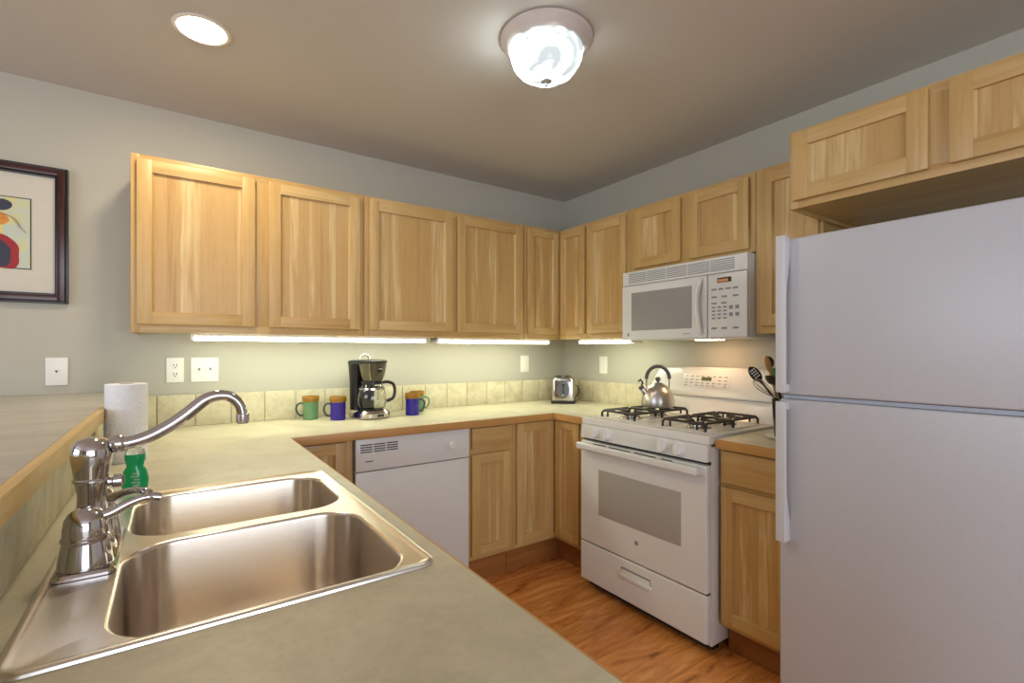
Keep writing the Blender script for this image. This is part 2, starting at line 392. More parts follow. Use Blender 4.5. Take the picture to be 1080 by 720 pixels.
# corner wall cabinet
r = thing('wall_cabinet', 'L-shaped maple corner wall cabinet with two narrow doors above the toaster', 'cabinet', (0, 0, 0), 0, GU)
u = UD; b = MB()
b.prism([(-.001, -.001), (-.629, -.001), (-.629, -u), (-u, -u), (-u, -.592), (-.001, -.592)], UZ0+.014, UZ1, wood_v); b.build('cabinet_box', r)
b = MB()
b.box(-.629, -.600, -u-.001, -u+.018, UZ0, UZ1, wood_v, .001); b.box(-.600, -u, -u-.001, -u+.018, UZ1-.03, UZ1, wood_h, .001); b.box(-.600, -u, -u-.001, -u+.018, UZ0, UZ0+.036, wood_h, .001)
b.box(-u-.001, -u+.018, -.592, -.578, UZ0, UZ1, wood_v, .001); b.box(-u-.001, -u+.018, -.578, -u-.001, UZ1-.03, UZ1, wood_v, .001); b.box(-u-.001, -u+.018, -.578, -u-.001, UZ0, UZ0+.036, wood_v, .001)
b.build('face_frame', r, weld=False)
door(r, 0, 0, .257, DZ1-DZ0, 0, origin=(-.605, -u-.0015, DZ0), stile=.045)
door(r, 0, 0, .236, DZ1-DZ0, 0, origin=(-u-.0015, -.347, DZ0), rot=-PI/2, stile=.045)
RW = -PI/2
r = thing('wall_cabinet', 'narrow single-door maple wall cabinet between the corner and the microwave', 'cabinet', (0, -.593, 0), RW, GR)
cabinet(r, .347, UZ0, UZ1, UD, doors=[(.013, .333, DZ0, DZ1)])
r = thing('wall_cabinet', 'short two-door maple cabinet directly above the microwave', 'cabinet', (0, -.941, 0), RW, GR)
cabinet(r, .741, 1.728, UZ1, UD, (((.345, .41),), ()), [(.045, .353, 1.744, DZ1), (.402, .717, 1.744, DZ1)])
r = thing('wall_cabinet', 'tall single-door maple wall cabinet right of the microwave, partly behind the refrigerator', 'cabinet', (0, -1.683, 0), RW, GR)
cabinet(r, .280, UZ0, UZ1, UD, doors=[(.029, .267, DZ0, DZ1)])
r = thing('wall_cabinet', 'deep low maple cabinet hanging over the refrigerator, two doors', 'cabinet', (0, -1.965, 0), RW, GR)
cabinet(r, .86, 1.800, UZ1-.008, .612, (((.40, .47),), ()), [(.018, .408, 1.826, 2.070), (.458, .842, 1.826, 2.070)])

# base cabinets
BD = 0.605; BZ1 = 0.873
GB = 'maple base cabinets'
r = thing('base_cabinet', 'maple base cabinet squeezed between the peninsula and the dishwasher', 'cabinet', (-2.118, 0, 0), 0, GB)
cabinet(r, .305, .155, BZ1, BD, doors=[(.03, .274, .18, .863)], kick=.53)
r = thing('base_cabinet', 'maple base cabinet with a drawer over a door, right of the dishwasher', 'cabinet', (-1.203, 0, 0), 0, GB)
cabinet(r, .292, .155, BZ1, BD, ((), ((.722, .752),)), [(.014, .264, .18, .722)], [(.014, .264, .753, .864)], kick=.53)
r = thing('base_cabinet', 'L-shaped corner maple base cabinet with two tall doors meeting left of the stove', 'cabinet', (0, 0, 0), 0, GB)
b = MB(); b.prism([(-.001, -.001), (-.910, -.001), (-.910, -BD+.003), (-BD+.003, -BD+.003), (-BD+.003, -.912), (-.001, -.912)], .155, BZ1, wood_v); b.build('cabinet_box', r)
b = MB()
b.box(-.910, -.885, -BD, -BD+.002, .155, BZ1, wood_v); b.box(-BD, -BD+.002, -.912, -.82, .155, BZ1, wood_v)
b.box(-.885, -BD, -BD, -BD+.002, .155, .185, wood_h); b.box(-BD, -BD+.002, -.82, -BD, .155, .185, wood_v); b.build('face_frame', r, weld=False)
door(r, 0, 0, .270, .685, 0, origin=(-.897, -BD-.0005, .18), stile=.05); door(r, 0, 0, .205, .685, 0, origin=(-BD-.0005, -.627, .18), rot=RW, stile=.045)
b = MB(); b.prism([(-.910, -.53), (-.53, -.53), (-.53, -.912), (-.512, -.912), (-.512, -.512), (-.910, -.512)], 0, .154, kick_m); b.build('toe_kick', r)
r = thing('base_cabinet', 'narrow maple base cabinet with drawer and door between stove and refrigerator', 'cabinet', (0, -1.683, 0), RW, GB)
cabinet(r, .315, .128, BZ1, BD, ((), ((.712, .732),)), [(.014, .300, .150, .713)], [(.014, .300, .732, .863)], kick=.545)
r = thing('base_cabinet', 'long maple sink base cabinet under the peninsula counter with the double sink', 'cabinet', (-2.716, -.66, 0), PI/2, GB)
cabinet_w = 1.90
r.location = (-2.716, -2.57, 0)
b = MB()
for x0, x1, y0, y1, z0, z1 in ((0, .018, -.58, -.001, .1, BZ1), (cabinet_w-.018, cabinet_w, -.58, -.001, .1, BZ1), (.018, cabinet_w-.018, -.58, -.001, .1, .118), (.018, cabinet_w-.018, -.01, -.001, .118, BZ1)):
    b.box(x0, x1, y0, y1, z0, z1, wood_v)
b.build('cabinet_box', r, weld=False)
b = MB(); F0, F1 = -.596, -.58
b.box(0, cabinet_w, F0, F1, BZ1-.03, BZ1, wood_h, .001); b.box(0, cabinet_w, F0, F1, .1, .138, wood_h, .001)
for k in range(5): b.box(k*(cabinet_w-.04)/4, k*(cabinet_w-.04)/4+.04, F0, F1, .138, BZ1-.03, wood_v, .001)
b.build('face_frame', r, weld=False)
for k in range(4): door(r, k*(cabinet_w-.04)/4+.026, .125, (cabinet_w-.04)/4-.012, .73, -.5965)
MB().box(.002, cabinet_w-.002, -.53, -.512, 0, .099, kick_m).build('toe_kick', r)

# ---------------------------------------------------------------- countertops and bar
PE = -2.083   # kitchen edge of the peninsula counter
CE = 0.645
YE = -2.60
r = thing('countertop', 'U-shaped grey-green stone-look laminate countertop with wood edge and sink cutout', 'countertop', (0, 0, CZ-.036))
SX0, SX1, SY0, SY1 = -2.662, -2.118, -2.098, -1.305
t = 0.005
outer = [(-2.707, -.013), (-.013, -.013), (-.013, -.912), (-CE+t, -.912), (-CE+t, -CE+t), (PE-t, -CE+t), (PE-t, YE+t), (-2.707, YE+t)]
hole = [(SX0+.02, SY0+.02), (SX1-.02, SY0+.02), (SX1-.02, SY1-.02), (SX0+.02, SY1-.02)]
b = MB(); zt = .036; zb = 0.0
for z, up in ((zt, True), (zb, False)): b.fill([[(x, y, z) for x, y in outer], [(x, y, z) for x, y in hole]], counter_m, up)
for L, fl in ((outer, False), (hole, True)): b.loft([[(x, y, zb) for x, y in L], [(x, y, zt) for x, y in L]], counter_m, flip=fl)
b.build('laminate_top', r, recalc=True, ang=0.4)
b = MB(); e0, e1 = -.003, .0355
b.box(PE-t, -CE, -CE, -CE+t, e0, e1, edge_x, .0015); b.box(-CE, -CE+t, -.912, -CE+t, e0, e1, edge_y, .0015)
b.box(PE-t, PE, YE, -CE, e0, e1, edge_y, .0015); b.box(-2.70, PE-t, YE, YE+t, e0, e1, edge_x, .0015)
b.build('wood_edge', r, weld=False)
r = thing('countertop', 'small piece of laminate countertop between the stove and the refrigerator', 'countertop', (0, 0, CZ-.036))
MB().box(-CE+t, -.002, -1.996, -1.684, 0, .036, counter_m, .001).build('laminate_top', r)
MB().box(-CE, -CE+t, -1.996, -1.684, -.003, .0355, edge_y, .0015).build('wood_edge', r)
r = thing('bar_ledge', 'raised grey laminate breakfast bar ledge behind the sink, maple-edged', 'bar ledge', (0, 0, 1.048))
MB().box(-3.16, -2.69, -2.62, -.002, 0, .042, bar_m, .001).build('laminate_top', r)
MB().box(-2.69, -2.672, -2.62, -.002, .002, .0415, bar_ey, .0015).box(-3.16, -2.672, -2.638, -2.62, .002, .0415, bar_ex, .0015).build('wood_edge', r, weld=False)

# ---------------------------------------------------------------- sink
r = thing('sink', 'stainless steel double-bowl drop-in sink set in the peninsula counter', 'sink', (0, 0, CZ))
NZ, FZ = (-2.562, -2.160, -2.088, -1.722, .078), (-2.562, -2.155, -1.676, -1.360, .078)
def grow(q, d, z, dr=None): return rrect(q[0]-d, q[1]+d, q[2]-d, q[3]+d, q[4]+d, z)
b = MB(); R0 = (SX0, SX1, SY0, SY1, .03)
loops = [grow(R0, d, z) for d, z in ((.0, .0005), (-.001, .004), (-.004, .0062), (-.009, .0065), (-.013, .005), (-.017, .0036))]
b.loft(loops, steel_y)
deck = .0036
b.fill([loops[-1], grow(NZ, .006, deck), grow(FZ, .006, deck)], steel_y)
b.build('sink_deck', r)
for q, nm in ((NZ, 'near'), (FZ, 'far')):
    b = MB(); D = -.19
    prof = [(.006, deck), (.003, deck-.0008), (.001, deck-.003), (0, deck-.008), (-.004, D+.05), (-.007, D+.028), (-.015, D+.012), (-.028, D+.003), (-.05, D)]
    L = [rrect(q[0]-d, q[1]+d, q[2]-d, q[3]+d, max(.03, q[4]+d), z) for d, z in prof]
    b.loft(L, steel_b, flip=True)
    cx, cy = (q[0]+q[1])/2, (q[2]+q[3])/2
    dr = [(cx+.045*math.cos(a*2*PI/36), cy+.045*math.sin(a*2*PI/36), D-.004) for a in range(36)]
    b.fill([L[-1], [(x, y, D) for x, y, z in dr]], steel_b)
    o = b.build('bowl', r)
    MB().lathe([(.045, D), (.043, D-.003), (.036, D-.004), (.034, D-.02), (.006, D-.022), (0, D-.016)], chrome, (cx, cy, 0), 32).build('drain', o)

# faucet
FX, FY = -2.611, -1.715
r = thing('faucet', 'polished chrome two-handle faucet with curved swan spout behind the sink', 'faucet', (FX, FY, CZ+.0045))
b = MB()
b.loft([rrect(-.039, .042, -.119, .116, .012, 0), rrect(-.039, .042, -.119, .116, .012, .004), rrect(-.036, .039, -.116, .113, .010, .008)], chrome, True, True); b.build('escutcheon', r)
b = MB()
b.lathe([(.034, .006), (.035, .010), (.030, .03), (.024, .06), (.0205, .09), (.0205, .108), (.023, .122), (.0245, .128), (.0268, .130), (.0268, .1338), (.0245, .136), (.027, .155), (.0295, .170), (.0298, .183), (.027, .195), (.020, .203), (.009, .2065), (0, .207)], chrome, (0, 0, 0), 40)
b.build('spout_body', r)
sp = [(.018, 0, .190), (.03, 0, .191), (.057, 0, .193), (.085, 0, .202), (.115, 0, .219), (.138, 0, .236), (.155, 0, .251), (.170, 0, .2635), (.187, 0, .2705), (.207, 0, .2705), (.222, 0, .262), (.232, 0, .248), (.236, 0, .230)]
cv = spline(sp, 6)
b = MB(); b.tube(cv, [.0100+.0022*math.sin(min(1, i/len(cv)*1.2)*PI) for i in range(len(cv))], chrome, 18)
b.tube([(.028, 0, .1905), (.032, 0, .191), (.042, 0, .192), (.046, 0, .1925)], [.014, .0155, .0155, .0135], chrome, 20)
b.build('spout', r)
MB().cyl((.2365, 0, .213), .0125, .02, chrome, 24, bev=.002).cyl((.2365, 0, .212), .0095, .002, slot_m, 20).build('aerator', r)
MB().cyl((.016, 0, .125), .008, .014, chrome, 20, 'x', .001).cyl((.028, 0, .125), .0115, .016, chrome, 24, 'x', .002).cyl((.0435, 0, .125), .009, .002, black_m, 20, 'x').build('diverter_knob', r)
for sy, la, dz in ((-.076, 0, 0), (.074, -.62, -.012)):
    b = MB(); b.lathe([(.035, .006), (.0365, .009), (.0335, .03), (.030, .048), (.032, .051), (.032, .055), (.0298, .058)], chrome, (0, sy, 0), 36); hb = b.build('handle_base', r)
    b = MB(); b.lathe([(.0298, .058), (.0295, .070), (.0275, .084), (.022, .095), (.012, .101), (0, .103)], chrome, (0, sy, 0), 36)
    lv = spline([(q*math.cos(la), sy+q*math.sin(la), h+dz*q/.1) for q, h in ((.018, .084), (.034, .088), (.055, .0985), (.076, .105), (.092, .1045), (.101, .102))], 5)
    b.tube(lv, [.0105-.0045*math.sin(min(1, i/len(lv)*1.3)*PI/2)+(.0015 if i > len(lv)*.7 else 0) for i in range(len(lv))], chrome, 14)
    b.build('lever_handle', r)

# ---------------------------------------------------------------- dishwasher
r = thing('dishwasher', 'white built-in dishwasher under the back counter', 'dishwasher', (-1.809, 0, 0))
w = .602
MB().box(.004, w-.004, -.595, -.03, .1, .868, white_app).build('tub', r)
MB().box(.003, w-.003, -.624, -.596, .125, .715, white_app, .006).build('door', r)
cp = MB().box(.003, w-.003, -.628, -.596, .719, .869, white_app, .005).build('control_panel', r)
b = MB()
for g in range(3):
    for k in range(4):
        x0 = .024+g*.062; b.box(x0, x0+.056, -.6295, -.6275, .806+k*.011, .811+k*.011, slot_m)
b.build('vent_slots', cp, weld=False)
MB().cyl((.492, -.6275, .793), .031, .004, white_gloss, 32, '-y', .001).cyl((.492, -.6315, .793), .022, .014, white_gloss, 28, '-y', .003, r2=.019).build('dial_knob', cp)
MB().box(.36, .388, -.632, -.6275, .765, .777, white_gloss, .002).build('latch_button', cp)
MB().box(.045, .083, -.6287, -.6278, .762, .766, slot_m).build('brand_mark', cp)
MB().box(.225, .56, -.630, -.6275, .838, .844, white_gloss, .001).build('trim_strip', cp)
MB().box(.004, w-.004, -.55, -.53, 0, .1, dark_gap).build('kick_plate', r)

# ---------------------------------------------------------------- stove
r = thing('stove', 'white freestanding gas range with four black grates and oven window', 'stove', (0, -.918, 0), RW)
w = .760
b = MB(); b.box(.002, w-.002, -.655, -.025, .045, .875, white_app, .002)
for x0 in (.03, w-.07):
    for y0 in (-.60, -.10): b.box(x0, x0+.04, y0, y0+.04, 0, .035, black_m)
b.build('oven_body', r, weld=False)
# cooktop slab with rolled edge, shallow wells
b = MB(); b.box(0, w, -.680, -.055, .885, .923, white_gloss, .010, 3)
for bx in (.195, .587):
    b.box(bx-.135, bx+.135, -.625, -.165, .9225, .9245, white_gloss, .0008)
ct = b.build('cooktop', r, weld=False)
b = MB(); b.prism([(-.655, .885), (-.682, .885), (-.690, .815), (-.655, .815)], .003, w-.003, white_app, 'yz', .003); b.build('control_panel', r)
for kx in (.113, .195, .535, .621):
    k = MB(); T = Matrix.Translation((kx, -.6845, .849)) @ Matrix.Rotation(-.11, 4, 'X')
    k.lathe([(0, 0), (.031, 0), (.031, .003), (.027, .006), (.0255, .018), (.023, .021), (0, .021)], white_gloss, (0, 0, 0), 28, T @ Matrix.Rotation(PI/2, 4, 'X'))
    k.box(-.006, .006, -.031, -.018, -.0255, .0255, white_gloss, .002, mtx=T); k.build('burner_knob', r, weld=False)
MB().box(.004, w-.004, -.664, -.656, .802, .815, dark_gap).build('vent_gap_shade', r)  # dark strip painting the shade between control panel and oven door
od = MB().box(.004, w-.004, -.690, -.657, .268, .800, white_app, .008, 3).build('oven_door', r)
MB().box(.138, .634, -.6915, -.689, .430, .665, grey_m, .001).build('oven_window', od)
b = MB()
for x0, x1 in ((.10, .19), (.21, .35), (.375, .50), (.53, .59)): b.box(x0, x1, -.6908, -.6895, .789, .794, slot_m)
b.build('vent_slots', od, weld=False)
b = MB(); b.box(.02, w-.02, -.742, -.714, .762, .797, white_app, .011, 4)
for x0 in (.022, w-.052): b.box(x0, x0+.03, -.73, -.688, .765, .794, white_app, .006)
b.build('oven_handle', od, weld=False)
MB().cyl((.388, -.6895, .365), .011, .0022, btn_m, 24, '-y').build('brand_badge', od)
MB().box(.006, w-.006, -.680, -.656, .2625, .2675, dark_gap).build('drawer_gap_shade', r)  # dark strip added as the shade between oven door and drawer
dw = MB().box(.004, w-.004, -.690, -.657, .062, .262, white_app, .008, 3).build('storage_drawer', r)
MB().box(.290, .470, -.6905, -.688, .178, .222, btn_m, .001).box(.294, .466, -.6925, -.688, .186, .212, white_gloss, .002).box(.286, .474, -.700, -.688, .172, .190, white_app, .004).build('drawer_pull', dw, weld=False)  # grey backing paints recess shade around the white pull
MB().box(.02, w-.02, -.64, -.60, .02, .06, dark_gap).build('toe_shade', r)  # dark block added as the shade under the stove front
# backguard: sloping white splash, console with arched top
b = MB(); b.prism([(-.155, .915), (-.055, .915), (-.035, .925), (-.035, 1.03), (-.085, 1.03), (-.10, 1.0), (-.125, .935)], .006, w-.006, white_gloss, 'yz', .003); b.build('backguard_splash', r)
b = MB(); n = 24; top = []
for k in range(n+1):
    x = w*k/n; e = abs(2*k/n-1); top.append((x, 1.187-.010*e*e-.045*max(0, (e-.88)/.12)**2))
loA, loB = [], []
L = []
for x, zt_ in top:
    L.append([(x, -.030, 1.022), (x, -.095, 1.022), (x, -.101, 1.03), (x, -.096, 1.08), (x, -.075, zt_-.035), (x, -.064, zt_-.008), (x, -.050, zt_), (x, -.030, zt_)])
b.loft(L, white_gloss, True, True); cs = b.build('backguard_console', r, recalc=True)
MB().box(.004, w-.004, -.09, -.04, 1.0175, 1.0225, dark_gap).build('console_gap_shade', r)  # dark strip standing in for shade below the console
def facept(z): return -.096+(z-1.08)*.021/(1.15-1.08) if z > 1.08 else -.101+(z-1.03)*.1
b = MB()
T = Matrix.Translation((0, -.0865, 1.112)) @ Matrix.Rotation(-.29, 4, 'X')
b.box(.215, .505, -.002, .004, -.037, .034, white_app, .001, mtx=T); pn = b.build('touch_panel', cs)
MB().box(.330, .392, -.0028, 0, .000, .020, lcd_green, mtx=T).build('clock_display', pn)
b = MB()
for row, z in ((0, .024), (1, .004), (2, -.014), (3, -.028)):
    for k in range(8):
        x = .228+k*.034
        if row in (1,) and .31 < x < .40: continue
        if row == 3 and k in (1, 6): continue
        b.box(x, x+.018, -.0026, 0, z-.0025, z+.0025, btn_m, mtx=T)
b.build('touch_buttons', pn, weld=False)
# burners and grates
for gx in (.195, .587):
    for gy in (-.503, -.287):
        b = MB(); b.lathe([(.062, .9245), (.060, .928), (.044, .930), (.040, .938), (.036, .940)], steel_k, (gx, gy, 0), 28)
        b.lathe([(.040, .938), (.040, .944), (.036, .947), (0, .948)], iron_m, (gx, gy, 0), 28); b.build('burner', r)
        b = MB(); q = .111; d = .106; rr = .0060; zz = .960
        for s in (-1, 1):
            # wire hoops running front to back with feet on the cooktop
            pts = [(gx+s*q, gy-d, .927), (gx+s*q, gy-d, .948), (gx+s*(q-.004), gy-d+.012, zz), (gx+s*(q-.004), gy+d-.012, zz), (gx+s*q, gy+d, .948), (gx+s*q, gy+d, .927)]
            b.tube(pts, rr, iron_m, 8)
            pts = [(gx-q, gy+s*d, .927), (gx-q, gy+s*d, .948), (gx-q+.012, gy+s*d, zz), (gx+q-.012, gy+s*d, zz), (gx+q, gy+s*d, .948), (gx+q, gy+s*d, .927)]
            b.tube(pts, rr, iron_m, 8)
            b.tube([(gx+s*(q-.005), gy, zz), (gx+s*.035, gy, zz+.001), (gx+s*.028, gy, zz-.006)], rr, iron_m, 8)
            b.tube([(gx, gy+s*d, zz), (gx, gy+s*.035, zz+.001), (gx, gy+s*.028, zz-.006)], rr, iron_m, 8)
            b.tube([(gx+s*.07, gy-d, .930), (gx+s*.07, gy-d, zz), (gx+s*.07, gy-.055, zz)], rr*.9, iron_m, 8)
            b.tube([(gx+s*.07, gy+d, .930), (gx+s*.07, gy+d, zz), (gx+s*.07, gy+.055, zz)], rr*.9, iron_m, 8)
        b.build('burner_grate', r, weld=False)

# ---------------------------------------------------------------- microwave
r = thing('microwave', 'white over-the-range microwave mounted above the stove', 'microwave', (0, -.943, 1.337), RW)
w = .736; H = .384; d = .372
MB().box(0, w, -d+.004, -.003, 0, H, white_app, .004).build('housing', r)
b = MB(); b.box(.001, w-.001, -d-.012, -d+.004, H-.078, H-.001, white_app, .005)
vg = b.build('vent_grille', r)
b = MB()
for k in range(6):
    z = H-.066+k*.0095
    for j in range(5): b.box(.045+j*.127, .045+j*.127+.122, -d-.0128, -d-.011, z, z+.0048, btn_m)
b.build('vent_slots', vg, weld=False)
xd = .537
dm = MB().box(.001, xd, -d-.018, -d+.004, .002, H-.081, white_app, .007, 3).build('door', r)
MB().box(.070, .455, -d-.0188, -d-.017, .052, H-.122, mw_glass, .001).build('door_window', dm)
b = MB(); hx = .505
b.tube(spline([(hx, -d-.016, .022), (hx, -d-.032, .055), (hx-.006, -d-.046, .145), (hx-.006, -d-.047, .19), (hx, -d-.034, .262), (hx, -d-.016, .292)], 5), .0125, white_gloss, 12); b.build('door_handle', dm)
MB().cyl((.048, -d-.0175, .030), .009, .0015, btn_m, 20, '-y').build('brand_badge', dm)
MB().box(.40, .445, -d-.0185, -d-.0175, .024, .027, btn_m).build('brand_mark', dm)
cp = MB().box(xd+.003, w-.001, -d-.015, -d+.004, .002, H-.081, white_app, .006, 3).build('control_panel', r)
MB().box(.590, .660, -d-.0165, -d-.0145, H-.124, H-.101, dark_gap).box(.594, .645, -d-.0168, -d-.0160, H-.121, H-.108, lcd_orange).build('clock_display', cp, weld=False)
b = MB(); f0, f1 = -d-.0168, -d-.0145
for k in range(4): b.box(.560+k*.036, .584+k*.036, f0, f1, .226, .234, btn_m)
for x in (.560, .612, .668): b.box(x, x+.026, f0, f1, .190, .198, btn_m); b.box(x, x+.026, f0, f1, .042, .051, btn_m)
for x in (.560, .610): b.box(x, x+.026, f0, f1, .160, .168, btn_m)
for k in range(3):
    for j in range(4): b.box(.562+k*.029, .579+k*.029, f0, f1, .090+j*.017, .098+j*.017, btn_m)
for k in range(2):
    for j in range(2): b.box(.650+k*.030, .667+k*.030, f0, f1, .100+j*.033, .117+j*.033, btn_m)
b.build('keypad_pattern', cp, weld=False)
MB().box(.35, .47, -.21, -.13, -.004, .001, hood_m).build('cooktop_lamp', r)
MB().box(.06, .26, -.25, -.09, -.0025, .001, grey_m).build('grease_filter', r)

# ---------------------------------------------------------------- refrigerator
r = thing('refrigerator', 'white top-freezer refrigerator standing at the right end of the kitchen', 'refrigerator', (0, -2.004, 0), RW)
w = .80
MB().box(.004, w-.004, -.695, -.04, .02, 1.655, fridge_m, .004).build('cabinet_body', r)
MB().box(.006, w-.006, -.706, -.694, .06, 1.652, seam_m).build('gasket', r)
fz = MB().box(0, w, -.765, -.706, 1.127, 1.660, fridge_m, .010, 3).build('freezer_door', r)
rd = MB().box(0, w, -.765, -.706, .075, 1.112, fridge_m, .010, 3).build('fridge_door', r)
MB().box(.01, w-.01, -.757, -.706, 1.1135, 1.1255, seam_m).build('door_seam_strip', r)
def fhandle(z0, z1, attach_lo, parent):
    # long moulded grip: fixed flat at one end, bowing off the door toward the seam
    pts = []; n = 14
    for k in range(n+1):
        t_ = k/n; z = z0+(z1-z0)*t_
        s = t_ if attach_lo else 1-t_
        pts.append((z, s))
    sm = lambda a: a*a*(3-2*a)
    poly = [(-.802, z) for z, q in pts]+[(-.764-.024*sm(min(1, max(0, (q-.10)/.30))), z) for z, q in reversed(pts)]
    b = MB(); b.prism(poly, .004, .036, handle_m, 'yz', .004)
    ez = z1 if attach_lo else z0; dz = -.03 if attach_lo else .03
    b.box(.006, .034, -.80, -.763, min(ez, ez+dz)+.001, max(ez, ez+dz)-.001, handle_m, .004)
    ez = z0 if attach_lo else z1; dz = .035 if attach_lo else -.035
    b.box(.006, .034, -.778, -.763, min(ez, ez+dz)+.001, max(ez, ez+dz)-.001, handle_m, .003)
    return b.build('door_handle', parent, weld=False)
fhandle(1.135, 1.668, False, fz); fhandle(.628, 1.105, True, rd)
MB().box(.03, w-.03, -.72, -.66, .005, .07, dark_gap).build('kick_grille', r)

# ---------------------------------------------------------------- ceiling lights, under-cabinet lights
r = thing('ceiling_light', 'round flush ceiling light with white ring and glowing alabaster glass bowl', 'ceiling light', (-1.36, -1.455, CEIL))
MB().lathe([(.150, 0), (.168, -.002), (.170, -.008), (.165, -.016), (.159, -.021), (.151, -.033), (.147, -.037), (.140, -.042), (.128, -.042)], ring_m, (0, 0, 0), 48).build('trim_ring', r)
MB().lathe([(.132, -.040), (.134, -.050), (.131, -.072), (.121, -.099), (.102, -.122), (.075, -.139), (.042, -.150), (.014, -.154), (0, -.1542)], dome_m, (0, 0, 0), 48).build('glass_bowl', r)
MB().lathe([(0, -.153), (.019, -.154), (.020, -.158), (.012, -.163), (.006, -.166), (.006, -.172), (.003, -.176), (0, -.177)], grey_m, (0, 0, 0), 24).build('finial', r)
r = thing('recessed_light', 'round recessed downlight glowing warm in the ceiling above the bar', 'recessed light', (-2.405, -.785, CEIL))
MB().lathe([(.090, 0), (.092, -.003), (.086, -.006), (.076, -.005), (.072, -.0005)], white_trim, (0, 0, 0), 48).build('trim_ring', r)
MB().lathe([(.074, -.003), (.05, -.010), (.02, -.013), (0, -.0135)], can_m, (0, 0, 0), 40).build('bulb', r)
def striplight(loc, rz, L, label):
    r = thing('under_cabinet_light', label, 'under-cabinet light', loc, rz, 'under-cabinet fluorescent lights')
    MB().box(0, L, 0, .09, -.012, 0, white_trim, .002).box(0, .012, -.001, .091, -.030, 0, white_trim, .002).box(L-.012, L, -.001, .091, -.030, 0, white_trim, .002).build('housing', r, weld=False)
    MB().box(.012, L-.012, .0, .09, -.029, -.0125, tube_m, .003).build('diffuser', r)
striplight((-2.427, -.30, 1.3535), 0, 1.13, 'longest glowing fluorescent strip under the left wall cabinets, over the mugs')
striplight((-1.235, -.30, 1.3535), 0, .845, 'glowing fluorescent strip under the back cabinets, nearest the corner')
striplight((-.30, -.482, 1.3535), RW, .455, 'short glowing fluorescent strip left of the microwave')

# ---------------------------------------------------------------- wall plates
def plate(x, w, kind, label, cat, z=1.184, wall='back'):
    r = thing({'duplex': 'power_outlet', 'phone': 'phone_jack', 'double': 'light_switch', 'single': 'wall_plate'}[kind], label, cat,
              (x, 0, z) if wall == 'back' else (0, x, z), 0 if wall == 'back' else RW)
    h = .060; MB().box(-w/2, w/2, -.006, -.0005, -h, h, plate_m, .002).build('cover_plate', r)
    if kind == 'duplex':
        for s in (-1, 1):
            c = MB().cyl((0, -.0055, s*.021), .0165, .003, plate_m, 24, '-y', .0008).build('socket', r)
            MB().box(-.0075, -.0045, -.0092, -.0080, s*.021-.002, s*.021+.009, slot_m).box(.0045, .0075, -.0092, -.0080, s*.021-.002, s*.021+.009, slot_m).cyl((0, -.0080, s*.021-.008), .003, .0012, slot_m, 12, '-y').build('slots', c, weld=False)
    elif kind == 'phone':
        MB().box(-.008, .008, -.010, -.0055, -.009, .009, plate_m, .001).build('jack', r)
        MB().prism([(-.006, .004), (.006, .004), (0, -.006)], -.0108, -.0098, slot_m, 'xz').build('jack_hole', r)
    elif kind == 'double':
        for s in (-1, 1):
            MB().box(s*.0235-.006, s*.0235+.006, -.0075, -.0055, -.013, .013, plate_m, .0008).build('toggle_slot', r)
            MB().box(s*.0235-.004, s*.0235+.004, -.019, -.007, -.002, .010, btn_m, .0015).build('toggle', r)
    else:
        MB().box(-.0165, .0165, -.0085, -.0055, -.033, .033, plate_m, .0015).build('rocker', r)
plate(-2.902, .072, 'phone', 'white phone jack plate on the wall under the framed picture', 'phone jack', 1.188)
plate(-2.481, .070, 'duplex', 'white duplex power outlet left of the double switch above the backsplash', 'outlet')
plate(-2.360, .116, 'double', 'white double toggle light switch plate under the left wall cabinet', 'light switch')
plate(-.386, .074, 'single', 'white rectangular wall plate on the back wall above left of the toaster', 'wall plate')
plate(-.420, .074, 'single', 'white rectangular wall plate on the right wall between toaster and kettle', 'wall plate', 1.178, 'right')

# ---------------------------------------------------------------- framed picture
r = thing('picture_frame', 'framed colourful painting in dark red-brown frame on the left wall', 'picture', (-3.36, 0, 1.48))
PW, PH = .497, .582
fr_m = NT('mahogany'); v = fr_m.coord((1, 1, 1)); f = fr_m.noise(v, 30, 4); fr_m.base(fr_m.mix(f, srgb(74, 34, 26), srgb(40, 18, 14))); fr_m.set(Roughness=.25); fr_m = fr_m.m
b = MB(); m_ = .044
def frame_ring(b, o, i, y0, y1, m):
    b.box(o, i, y0, y1, o, PH-o, m, .002); b.box(PW-i, PW-o, y0, y1, o, PH-o, m, .002); b.box(i, PW-i, y0, y1, o, i, m, .002); b.box(i, PW-i, y0, y1, PH-i, PH-o, m, .002)
frame_ring(b, 0, .010, -.022, -.001, black_m); frame_ring(b, .010, .034, -.030, -.001, fr_m); frame_ring(b, .034, .043, -.020, -.001, black_m)
b.build('frame', r, weld=False)
MB().box(.042, PW-.042, -.008, -.001, .042, PH-.042, plain('mat_board', srgb(206, 200, 186), .8)).build('mat_board', r)
px0, px1, pz0, pz1 = .117, .380, .139, .438
b = MB()
bk = NT('canvas_wash'); v = bk.coord((1, 1, 1)); f = bk.noise(v, 9, 3, .5, 1.0); bk.base(bk.ramp(f, [(.35, srgb(204, 196, 186)), (.5, srgb(186, 196, 182)), (.64, srgb(204, 198, 140))])); bk.set(Roughness=.6)
b.box(px0, px1, -.0092, -.008, pz0, pz1, slot_m); b.box(px0+.004, px1-.004, -.0098, -.0088, pz0+.004, pz1-.004, bk.m); pic = b.build('print', r, weld=False)
